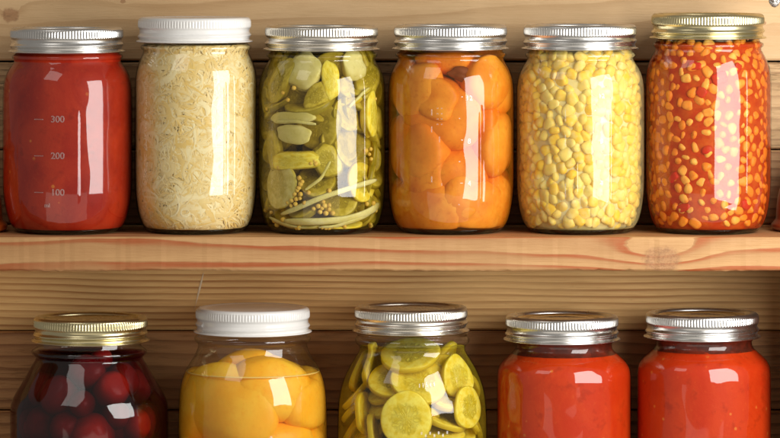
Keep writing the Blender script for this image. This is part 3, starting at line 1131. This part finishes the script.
def kernels(j, mats, top_py, dmin, n_ind, label, group, stuff_label, sink, scale, layer2, glassgap=2.2):
    meshes = []
    for vi, (V, F) in enumerate(KB):
        me = bpy.data.meshes.new("corn_kernel")
        me.from_pydata(V, [], F)
        me.polygons.foreach_set("use_smooth", [True] * len(me.polygons))
        me.materials.append(mats)
        meshes.append(me)
    ht = h_of(j, top_py)
    pts = [(t, h, 0) for t, h in poisson(60, 12, ht, dmin, 30000)]
    # kernels nearest the viewer first: those show largest
    pts.sort(key=lambda q: abs(q[0]))
    allp = pts + [(t, h, 1) for t, h in (poisson(55, 12, ht, dmin, 16000) if layer2 else [])]
    SV, SF = [], []
    for i, (t, h, lay) in enumerate(allp):
        sc_ = scale * random.uniform(.86, 1.16)
        R0 = float(rin(j, h, glassgap))
        vi = random.randrange(7)
        flat = random.random() < .7
        e = Euler((random.gauss(0, .35) if flat else random.uniform(0, 3), random.uniform(0, 6.28) if flat else random.uniform(0, 6), random.gauss(0, .35)))
        Mx = Matrix.Rotation(t, 3, 'Z') @ e.to_matrix()
        # rest against the glass: use support distance along the outward normal
        nrm = Vector((sin(t), -cos(t), 0))
        loc_n = Mx.inverted() @ nrm
        sup = max(Vector(v).dot(loc_n) for v in KB[vi][0]) * sc_
        rr = R0 * S - sup - (random.uniform(0, sink) + lay * 5.0) * S
        p = Vector((j.cx + rr * sin(t), -rr * cos(t), j.z0 + h * S))
        if i < n_ind and lay == 0:
            o = bpy.data.objects.new("corn_kernel", meshes[vi])
            o.matrix_world = Matrix.Translation(p) @ Mx.to_4x4() @ Matrix.Scale(sc_, 4)
            COL.objects.link(o)
            tag(o, label, "corn kernel", group)
        else:
            b0 = len(SV)
            A = np.array(KB[vi][0]) * sc_ @ np.array(Mx).T + np.array(p)
            SV += A.tolist()
            SF += [tuple(b0 + q for q in f) for f in KB[vi][1]]
    o = mk("corn_kernels", SV, SF, mats)
    tag(o, stuff_label, "corn kernels", kind="stuff")


kernels(JARS[5], M['kernel'], 52, 8.5, 190, "plump pale yellow corn kernel pressed to the glass of the sweet corn jar", "kernels at the front of the sweet corn jar",
        "more yellow kernels round the sides and inside of the sweet corn jar", 1.0, 1.32, True, 2.8)
fill_mesh(JARS[5], "cloudy_corn_water", 50, 7.0, M['corn_core'], "cloudy cream liquid between the kernels of the sweet corn jar", "corn liquid", rough=2)
fill_mesh(JARS[5], "corn_water_film", 49, 0.8, liquid("milky_corn_water", (0.9, 0.8, 0.5), 0, (0.84, 0.70, 0.32), 0.08, 0.9), "milky water between the kernels and the glass of the sweet corn jar", "corn liquid")
kernels(JARS[6], M['kernel_red'], 42, 9.2, 115, "orange stained corn kernel showing through the red relish in the gold lidded upper jar", "kernels at the front of the relish jar",
        "more stained kernels round the sides of the red relish jar", 1.4, 1.1, False, 3.0)
fill_mesh(JARS[6], "relish_sauce", 41, 4.8, M['relish_core'], "orange red relish sauce round the kernels in the gold lidded upper jar", "relish", rough=2.2)
fill_mesh(JARS[6], "relish_liquid", 41, 0.8, liquid("red_relish_juice", (0.90, 0.30, 0.05), 60, (0.55, 0.07, 0.01), 0.08, 0.9), "thin red juice between the relish and the glass of the gold lidded upper jar", "relish juice")
for i, (px, py, a, b, az, where) in enumerate((
        (716, 78, 8, 6, 20, "beside the top of the bright reflection"), (697, 92, 6, 5, -30, "left of the bright reflection, upper part"),
        (668, 178, 7, 4, 40, "low on the left side"), (703, 150, 6, 4, 10, "in the middle of the jar"),
        (745, 205, 7, 5, -20, "low on the right side"), (690, 66, 7, 4, 0, "just under the neck"), (735, 68, 5, 4, 60, "under the neck on the right"),
        (678, 208, 8, 4, 15, "near the bottom left"))):
    put("pepper_piece", JARS[6], blob(a, b, 3.4, i, 16, 10, .8), px, py, rot(0, 0, az), 0.3, M['pepper'],
        "red pepper piece in the relish jar, " + where, "pepper piece", "pepper pieces in the relish")

# --- apricot halves
j = JARS[4]
g4 = "apricot halves in the amber jar"
for i, (px, py, a, b, c, az, dp, lab) in enumerate((
        (423, 95, 34, 21, 18, -28, 0, "paler apricot half leaning at the upper left under the neck"),
        (440, 117, 42, 30, 20, -22, 3, "large smooth apricot half across the middle of the jar"),
        (493, 82, 22, 28, 18, 10, 1, "apricot half at the upper right shoulder"),
        (440, 63, 30, 13, 14, 0, 4, "apricot half filling the neck of the jar"),
        (500, 136, 16, 34, 16, 4, 2, "narrow looking apricot half at the right edge"),
        (414, 172, 29, 33, 18, 10, 0, "rounded apricot half at the left below the middle"),
        (460, 176, 29, 32, 18, -5, 3, "apricot half behind the reflection, centre low"),
        (478, 204, 40, 30, 18, -25, 1.5, "apricot half showing its round rim at the lower right"),
        (430, 218, 42, 15, 18, 8, 0.5, "apricot half lying flat at the bottom left"),
        (395, 125, 14, 26, 14, 0, 6, "apricot half partly hidden at the left edge"))):
    o = put("apricot_half", j, blob(a * 1.0, b * 1.02, c * 1.1, i + 20, 44, 30, .9, .05), px, py, rot(0, 0, az), -c * .10 + dp * 2.2, M['apricot'], lab, "apricot half", g4, inset=2.6)
for i in range(34):
    lay = i < 24
    put("apricot_half", j, blob(34, 28, 20, i + 50, 24, 18, .92, .03), ((.95 + (i % 8) * .64 + (i // 8) * .2) if lay else i * 1.4,), (90, 145, 205)[i // 8] + random.uniform(-8, 8) if lay else 75 + 14 * (i - 24),
        rot(0, 0, 30 * i), -3 if lay else 24, M['apricot'],
        "apricot half packed deep inside behind the front halves", "apricot half", g4 + ", deep inside")
put("apricot_gap_shade", j, blob(14, 6, 5, 3, 20, 14, 1, .15), 463, 75, rot(0, 0, -12), 7.0, M['pit'], "dark brown blob painted as the shaded gap between the apricot halves near the top", "gap shade", None)  # dark blob stands in for the shaded gap between halves
fill_mesh(j, "amber_syrup", 45, 1.0, M['syrup'], "amber syrup round the apricot halves", "syrup")

# --- peach halves
j = JARS[8]
g8 = "peach halves in the golden syrup"
for i, (px, py, a, b, c, az, dp, lab) in enumerate((
        (221, 409, 49, 41, 26, -25, 0, "large golden peach half at the left of its jar"),
        (286, 393, 45, 32, 24, -12, 1, "golden peach half at the right carrying the white reflection"),
        (283, 450, 50, 26, 24, 6, 1, "peach half cut off by the bottom of the frame, on the right"),
        (212, 466, 42, 26, 22, 0, 3, "peach half low on the left below the large one"),
        (238, 497, 50, 22, 22, 0, 2, "peach half lying at the bottom of the jar"))):
    put("peach_half", j, blob(a * 1.06, b * 1.04, c * 1.2, i + 70, 44, 30, .93, .03), px, py, rot(0, 0, az), -c * .12 + dp * 2, M['peach'], lab, "peach half", g8, inset=2.4)
put("peach_half", j, blob(30, 15, 16, 90, 30, 20, .95, .03), 240, 366, rot(0, 0, 10), 16, M['peach'], "peach half poking above the syrup behind the front halves", "peach half", g8)
put("peach_stone_hollow", j, blob(13, 7, 6, 91, 20, 14), 272, 364, rot(0, 0, 10), 14, M['pit'], "dark stained peach scrap above the syrup line", "peach scrap", None)
for i in range(20):
    lay = i < 14
    put("peach_half", j, blob(40, 27, 24, i + 95, 24, 18, .95, .03), ((1.25 + (i % 7) * .63) if lay else i * 1.3,), (405 if i < 7 else 460) + random.uniform(-6, 12) if lay else 400 + 18 * (i - 14),
        rot(0, 0, 10 * i), -7 if lay else 30, M['peach'], "peach half packed deep behind the front ones", "peach half", g8 + ", deep inside")
fill_mesh(j, "peach_syrup", 371, 1.0, M['light_syrup'], "golden syrup filling the peach jar up to its shoulder", "syrup")
# the bright meniscus ring of the syrup
hm = h_of(j, 371)
rm = float(rin(j, hm, 1.1))
V, F = lathe_mesh([(rm - 2.2, hm - .1), (rm - 1.2, hm + .35), (rm - .2, hm + 1.1), (rm - .2, hm - .5), (rm - 1.4, hm - .7), (rm - 2.2, hm - .1)], 160)
mm = Mat("syrup_meniscus")
o = mk("syrup_meniscus", V + np.array([j.cx, 0, j.z0]), F, mm.bsdf((0.95, 0.62, 0.16), 0.12, sss=0.4, sssr=(1, .6, .2), ssc=.002))
tag(o, "thin bright rim of syrup climbing the glass of the peach jar", "syrup rim", kind="stuff")

# --- cherries
j = JARS[7]
g7 = "cherries in the dark red juice"
for i, (px, py, r_, dp, mt, lab) in enumerate((
        (89, 374, 19, 2, 'cherry', "dark cherry high in the middle under the neck"),
        (123, 391, 19, 0, 'cherry_bright', "brighter cherry above the small white reflection"),
        (50, 398, 22, 1, 'cherry', "cherry at the left shoulder of the jar"),
        (98, 437, 25, 0, 'cherry_bright', "bright red cherry at the bottom of the frame"),
        (151, 427, 18, 0, 'cherry_bright', "orange red cherry at the right edge of the jar"),
        (63, 428, 18, 3, 'cherry', "dark cherry low on the left"),
        (84, 405, 15, 7, 'cherry', "half hidden dark cherry in the centre"),
        (129, 416, 15, 5, 'cherry', "dark cherry just under the white reflection"),
        (24, 430, 16, 3, 'cherry', "dark cherry at the left edge of the jar"),
        (110, 362, 12, 6, 'cherry', "small dark cherry right under the neck ring"))):
    V, F, UV = blob(r_, r_ * .94, r_ * .9, i + 130, 36, 26, 1.0, .02)
    put("cherry", j, (V, F, UV), px, py, rot(20, 15 * i, 30 * i), dp * .8, M[mt], lab, "cherry", g7, inset=5.5)
for i in range(70):
    lay = i < 40
    put("cherry", j, blob(20, 19, 18, i + 160, 20, 14, 1, .02), (1.0 + (i % 10) * .46 + (i // 10) * .2 if lay else i * 1.1,), (390, 425, 462, 498)[(i // 10) % 4] + random.uniform(-6, 6) if lay else random.uniform(375, 500), rot(0, 0, 40 * i),
        1 if lay else (16 if i < 55 else 34), M['cherry'], "dark cherry packed behind or below the front cherries", "cherry", g7 + ", deep inside", inset=6.5)
fill_mesh(j, "cherry_juice", 352, 1.0, M['cherry_juice'], "deep red juice round the cherries", "juice")

# --- yellow pickle slices
j = JARS[9]
g9 = "slices in the yellow pickle jar"
SL = [  # px, py, a, b(thickness axis), tiltx, tilty, rotz, depth, label
    (405.5, 417, 27, 3.2, 4, 0, 20, 0, "round pickle slice facing forward with seeds showing"),
    (422, 383, 28, 6.5, 44, 0, -6, 0, "thick pickle slice tilted above the round one"),
    (408, 358, 30, 5, 62, 0, 2, 1, "flat pickle slice lying just under the neck"),
    (440, 364, 24, 5, 58, 0, -12, 2, "flat pickle slice under the neck on the right"),
    (456, 381, 18, 4.5, 20, 35, -20, 3, "pickle slice behind the top of the white reflection"),
    (470, 388, 30, 6, 0, 56, -7, 0, "tall edge-on pickle slice near the right side"),
    (480.5, 401, 27, 6, 0, 52, -4, 0, "outermost edge-on pickle slice at the right side"),
    (357, 370, 26, 5, 0, 56, -42, 1, "slanting pickle slice at the upper left shoulder"),
    (382, 374, 22, 5, 57, 0, -14, 1, "upper slice of the leaning stack at the left"),
    (378, 383, 24, 5, 56, 0, -16, .5, "second slice of the leaning stack at the left"),
    (362, 392, 24, 5, 54, 0, 8, 0, "pickle slice with a pale curved edge at the left"),
    (368, 403, 26, 6, 50, 0, 16, 0, "broad pickle slice left of the round one"),
    (349, 416, 22, 5.5, 0, 58, 14, 0, "upright pickle slice at the lower left edge"),
    (371, 429, 22, 5.5, 0, 60, 20, 0, "edge-on pickle slice beside the round one"),
    (361, 434, 20, 5, 0, 60, 12, 1, "thin edge-on pickle slice at the lower left"),
    (455, 403, 15, 5, 60, 0, 0, 4, "small pickle slice between reflection and right edge"),
    (459, 421, 24, 5.5, 66, 0, -8, 0, "flat pickle slice at the lower right"),
    (452, 433, 26, 5, 68, 0, 4, 1, "lowest flat pickle slice seen at the right"),
    (432, 425, 16, 5, 62, 0, 10, 2, "pickle slice tucked right of the round one"),
    (433, 402, 20, 5, 30, 20, 10, 8, "pickle slice lying behind the white reflection"),
    (395, 392, 22, 5, 40, -20, 10, 8, "pickle slice in shade behind the leaning stack"),
    (345, 400, 20, 5, 0, 60, -20, 6, "pickle slice in shade at the left edge"),
    (474, 430, 22, 5, 0, 60, 8, 1, "upright pickle slice at the lower right edge"),
    (410, 452, 28, 5, 60, 0, 0, 0, "pickle slice just below the frame in the middle")]
DISCS = []


def put_clear(j, shape, px, py, R_, depth, mat, label, cat, group, fit, dmax=46, step=3.0):
    """push a slice inwards until it no longer runs through the slices already in the jar"""
    V, F, UV = shape
    P0 = V @ R_.T
    P0[:, 2] -= P0[:, 2].min()
    h0 = hf(j, py)
    R0 = float(rin(j, h0, 1.8))
    over = np.hypot(R0 - P0[:, 2] - depth, P0[:, 0]) - rin(j, np.clip(h0 + P0[:, 1], 6, None), 1.8)
    d = depth + fit * max(0.0, float(np.percentile(over, 88)))
    while d < dmax:
        W = wrap(j, P0, px, py, d, 1.8)
        hit = 0.0
        for (c, n_, r_, t_) in DISCS:
            Q = W - c
            al = Q @ n_
            ra = np.linalg.norm(Q - np.outer(al, n_), axis=1)
            hit = max(hit, float(np.mean((np.abs(al) < t_) & (ra < r_))))
            if hit > 0.045: break
        if hit <= 0.045:
            c = W.mean(0)
            U, S_, Vt = np.linalg.svd(W - c, full_matrices=False)
            if d > depth + 26:
                label, group = "pickle slice packed deep inside or below the slices in front", g9 + ", deep inside"
            ext = (W - c) @ Vt[2]
            DISCS.append((c, Vt[2], np.abs((W - c) @ Vt[1]).max(), min(np.abs(ext).max(), 2.9 * S)))
            return tag(mk("pickle_slice", W, F, mat, uv=UV), label, cat, group)
        d += step
    return None


for i, (px, py, r_, t, tx, ty, tz, dp, lab) in enumerate(SL):
    put_clear(j, puck(r_, r_ * random.uniform(.93, 1.04), 5.8, seed=i, bump=.03), px, py, rot(tx * 1.0, ty * .95, tz), dp, M['cuke_yellow'], lab, "pickle slice", g9, .5, 70, 2.0)
for i in range(420):
    side = i < 200
    th_ = random.choice((-1, 1)) * random.uniform(.95, 1.9) if side else random.uniform(-1.3, 1.3) if i < 350 else random.uniform(1.7, 4.6)
    py_ = random.uniform(366, 440) if i < 340 else random.uniform(366, 505)
    put_clear(j, puck(random.uniform(19, 25), 22, 5.6, 30, seed=i + 50, bump=.05), (th_,), py_,
              rot(random.uniform(5, 62) if side else random.uniform(38, 66) * random.choice((1, 1, -1)), random.uniform(-30, 30), random.uniform(-40, 40)), 0, M['cuke_yellow'],
              "pickle slice packed deep inside or below the slices in front", "pickle slice", g9 + ", deep inside", .7, 40)
fill_mesh(j, "pickle_brine", 346, 1.0, M['brine'], "yellow brine round the pickle slices", "brine")

# --- olive pickles with onion and mustard seed
j = JARS[3]
g3 = "pieces in the olive pickle jar"
PC = [  # kind, px, py, a, b, c/t, tiltx, tilty, rotz, depth, mat, label
    ('b', 302, 72, 17, 19, 6, 0, 0, -35, 0, 'onion', "pale onion wedge at the upper left under the neck"),
    ('b', 332, 80, 9, 18, 8, 0, 0, 4, 0, 'cuke_yellow', "upright yellow pickle chunk left of the reflection top"),
    ('b', 358, 66, 13, 16, 7, 0, 0, 20, 1, 'onion', "pale wedge at the upper right under the neck"),
    ('s', 368, 86, 17, 0, 6, 55, 0, 22, 0, 'cuke_olive', "tilted slice at the upper right"),
    ('b', 375, 115, 10, 24, 8, 0, 0, 4, 0, 'cuke_yellow', "oval yellow pickle at the right edge"),
    ('b', 277, 82, 12, 24, 7, 0, 0, -32, 1, 'cuke_olive', "long pickle piece at the upper left edge"),
    ('s', 305, 103, 26, 0, 7, 64, 0, 10, 0, 'cuke_olive', "broad curved slice in the upper middle"),
    ('b', 290, 118, 25, 6, 6, 0, 0, 2, 1, 'onion', "thin pale strip lying level at the left"),
    ('b', 293, 134, 19, 9, 6, 0, 0, -4, 0, 'onion', "pale oval piece at the left of the middle"),
    ('s', 320, 127, 24, 0, 6, 12, 20, 20, 3, 'cuke_olive', "large dark olive slice at the centre"),
    ('s', 353, 150, 20, 0, 6, 20, -30, 0, 4, 'cuke_olive', "slice behind the bright reflection"),
    ('s', 278, 186, 24, 0, 5, 6, 8, 10, 0, 'cuke_pale', "big pale slice facing forward at the lower left"),
    ('b', 293, 161, 27, 9, 7, 0, 0, 4, 0, 'cuke_yellow', "yellow wedge lying across the left middle"),
    ('s', 316, 182, 20, 0, 6, 40, 10, -10, 1, 'cuke_olive', "olive slice beside the seeds in the lower middle"),
    ('s', 368, 183, 22, 0, 5, 10, -10, 0, 1, 'cuke_yellow', "big yellow slice at the lower right"),
    ('s', 380, 160, 18, 0, 6, 0, 55, 0, 0, 'cuke_olive', "edge-on slice at the right edge, middle"),
    ('b', 328, 160, 14, 17, 7, 0, 0, 30, 1, 'cuke_olive', "olive chunk just left of the reflection, middle"),
    ('s', 352, 115, 18, 0, 6, 10, -20, 0, 5, 'cuke_olive', "shaded slice behind the upper reflection"),
    ('b', 270, 150, 10, 20, 6, 0, 0, 10, 2, 'cuke_olive', "dark piece at the left edge, middle"),
    ('s', 300, 222, 22, 0, 6, 60, 0, 0, 0, 'cuke_pale', "slice lying at the bottom left"),
    ('s', 345, 222, 26, 0, 6, 62, 0, 0, 0, 'cuke_yellow', "slice lying at the bottom right"),
    ('b', 318, 96, 11, 16, 7, 0, 0, -40, 4, 'cuke_olive', "small dark chunk under the yellow one"),
    ('s', 345, 200, 20, 0, 6, 30, 0, 30, 3, 'cuke_olive', "half hidden slice above the bottom strips"),
    ('s', 300, 206, 20, 0, 6, 46, 20, 0, 2, 'cuke_olive', "half hidden slice under the seed cluster"),
    ('s', 355, 95, 20, 0, 6, 60, 0, 30, 4, 'cuke_yellow', "narrow slanting slice right of the reflection top")]
for i, (kd, px, py, a, b, c, tx, ty, tz, dp, mt, lab) in enumerate(PC):
    sh = puck(a, a * .95, c * 1.0, seed=i + 300) if kd == 's' else blob(a, b, c, i + 300, 30, 20, .75, .05)
    put("pickle_slice" if kd == 's' else "pickle_piece", j, sh, px, py, rot(tx, ty, tz), dp - (c * .25 if kd == 'b' else 0), M[mt], lab,
        "pickle piece", g3, fit=0.7 if kd == 's' else 0.2)
for i in range(150):
    put("pickle_piece", j, blob(random.uniform(14, 28), random.uniform(10, 17), 7, i + 400, 18, 12, .8, .05) if i % 2 else puck(20, 20, 6, 26, seed=i),
        (random.uniform(-1.2, 1.2) if i < 70 else random.choice((-1, 1)) * random.uniform(1.1, 1.8) if i < 120 else random.uniform(1.8, 4.4),), random.uniform(62, 224), rot(random.uniform(0, 60), random.uniform(-50, 50), random.uniform(-90, 90)),
        random.choice((9, 13, 20)) if i < 70 else random.choice((0, 2)), M['cuke_olive'], "olive pickle piece packed deep behind the front pieces", "pickle piece", g3 + ", deep inside", fit=0.7)


def strip(j, pts, wd, dp, seed=0):
    """flat curved onion strip following photo points"""
    P = np.array(pts, dtype=float)
    t = np.linspace(0, len(P) - 1, 26)
    cs = [np.interp(t, np.arange(len(P)), P[:, q]) for q in (0, 1)]
    k = np.ones(5) / 5
    for q in range(2):
        pad = np.pad(cs[q], 2, mode='edge')
        cs[q] = np.convolve(pad, k, 'valid')
    V, F = [], []
    n = len(t)
    dx, dy = np.gradient(cs[0]), np.gradient(cs[1])
    for i in range(n):
        L = math.hypot(dx[i], dy[i]) + 1e-6
        nx_, ny_ = -dy[i] / L, dx[i] / L
        wv = wd * (0.45 + 0.55 * min(1, sin(pi * (i + .6) / n) * 2.2))
        for q in range(8):
            an = 2 * pi * q / 8
            px_ = cs[0][i] + nx_ * cos(an) * wv / 2
            py_ = cs[1][i] + ny_ * cos(an) * wv / 2
            dd = dp + 1.5 + sin(an) * 1.3 + 0.5 * sin(i * .5 + seed)
            h = max(7.0, hf(j, py_))
            R0 = float(rin(j, h, 1.6))
            th = math.asin(max(-.985, min(.985, (px_ - 390 - j.cx / S) / (R0))))
            rr = R0 - max(0, dd)
            V.append((j.cx + rr * S * sin(th), -rr * S * cos(th), j.z0 + h * S))
    for i in range(n - 1):
        for q in range(8):
            r_ = (q + 1) % 8
            F.append((i * 8 + q, i * 8 + r_, (i + 1) * 8 + r_, (i + 1) * 8 + q))
    F += [tuple(range(8))[::-1], tuple((n - 1) * 8 + q for q in range(8))]
    return V, F


for i, (pts, wd, dp, lab) in enumerate((
        ([(279, 216), (300, 207), (322, 197), (345, 190), (366, 184), (379, 181)], 5.5, 0, "long pale onion strip rising to the right across the seeds"),
        ([(281, 222), (305, 222), (330, 221), (352, 219), (374, 212), (381, 205)], 7.5, 0, "broad pale onion strip curving along the bottom"),
        ([(318, 228), (335, 227), (352, 222), (372, 216)], 4, 0, "short onion strip under the broad one"),
        ([(268, 219), (285, 226), (305, 230), (330, 230)], 4, 0, "onion strip at the very bottom left"),
        ([(276, 122), (295, 121), (318, 124)], 3.5, 0, "fine onion strip above the pale oval piece"),
        ([(350, 108), (360, 98), (371, 88)], 3, 1, "fine onion strip right of the reflection, near the top"),
        ([(305, 190), (322, 178), (332, 160)], 3.5, 1, "fine onion strip left of the reflection, lower middle"))):
    V, F = strip(j, pts, wd, dp, i)
    tag(mk("onion_strip", V, F, M['onion']), lab, "onion strip", "onion strips in the olive pickle jar")
sd = [(240, 150), (245, 175), (232, 200), (222, 215), (245, 215), (210, 240), (228, 235), (243, 232), (208, 262), (225, 255), (195, 250), (262, 250), (277, 208),
      (160, 112), (305, 92), (297, 272), (315, 262), (330, 270), (345, 290), (357, 275), (340, 260), (358, 200), (372, 290), (358, 258), (330, 348), (357, 350),
      (376, 345), (140, 328), (127, 295), (505, 258), (530, 258), (520, 345), (500, 45), (520, 40), (515, 60), (522, 80), (540, 290), (230, 365), (175, 320),
      (286, 92), (300, 82), (335, 245), (322, 285), (344, 350), (520, 352), (96, 290), (150, 345), (238, 190), (252, 165)]
pts = [(240 + a / 3.98, 140 + b / 3.98) for a, b in sd] + [(284, 93), (289, 100), (295, 88), (375, 100), (268, 110), (345, 227), (300, 228)]
V0, F0, _ = blob(2.4, 2.3, 2.3, 5, 12, 9, 1, .03)
sme = bpy.data.meshes.new("mustard_seed")
sme.from_pydata((V0 * S).tolist(), [], F0)
sme.polygons.foreach_set("use_smooth", [True] * len(sme.polygons))
sme.materials.append(M['mustard'])
for px, py in pts:
    h = max(7.0, hf(j, py))
    R0 = float(rin(j, h, 1.5)) - 2.3
    th = math.asin(max(-.98, min(.98, (px - 390 - j.cx / S) / R0)))
    o = bpy.data.objects.new("mustard_seed", sme)
    COL.objects.link(o)
    o.location = (j.cx + R0 * S * sin(th), -R0 * S * cos(th), j.z0 + h * S)
    o.rotation_euler = (random.random() * 6, random.random() * 6, 0)
    s_ = random.uniform(.8, 1.15)
    o.scale = (s_, s_, s_)
    tag(o, "tiny round yellow mustard seed against the glass of the olive pickle jar", "mustard seed", "mustard seeds in the olive pickle jar")
fill_mesh(j, "pickle_brine", 45, 1.0, M['brine_dark'], "olive brine round the pickle pieces and seeds", "brine")

# ---------------------------------------------------------------- neighbours cut by the frame
def crock(px, mat, label, y=0.0, sc=1.0):
    root = empty("stoneware_pot", (PX(px), y, Z_SHELF + 0.0002), label, "pot", "pots cut by the frame edges")
    prof = chaikin([(0.01, 0), (44, 0), (50, 0.5), (52.5, 3), (52.5, 6.5), (50, 9), (47.5, 12), (47.5, 18), (46.5, 30), (43.5, 44), (38, 56), (30, 66), (26, 72), (27, 78), (30, 80)], 2)
    V, F = lathe_mesh([(r * sc, h * sc) for r, h in prof], 96)
    mk("pot_body", V, F, mat, root)
    V, F = lathe_mesh([(r * sc, h * sc) for r, h in chaikin([(30.5, 80.2), (31, 82.5), (26, 85), (10, 88), (5, 90), (7, 94), (5, 98), (0.01, 99)], 2)], 64)
    mk("lid", V, F, mat, root)


crock(-45.5, M['crock'], "orange glazed pot with a flared foot cut by the left edge of the frame", 0.004)
crock(825, M['crock2'], "reddish brown glazed pot with a flared foot cut by the right edge of the frame", 0.01)
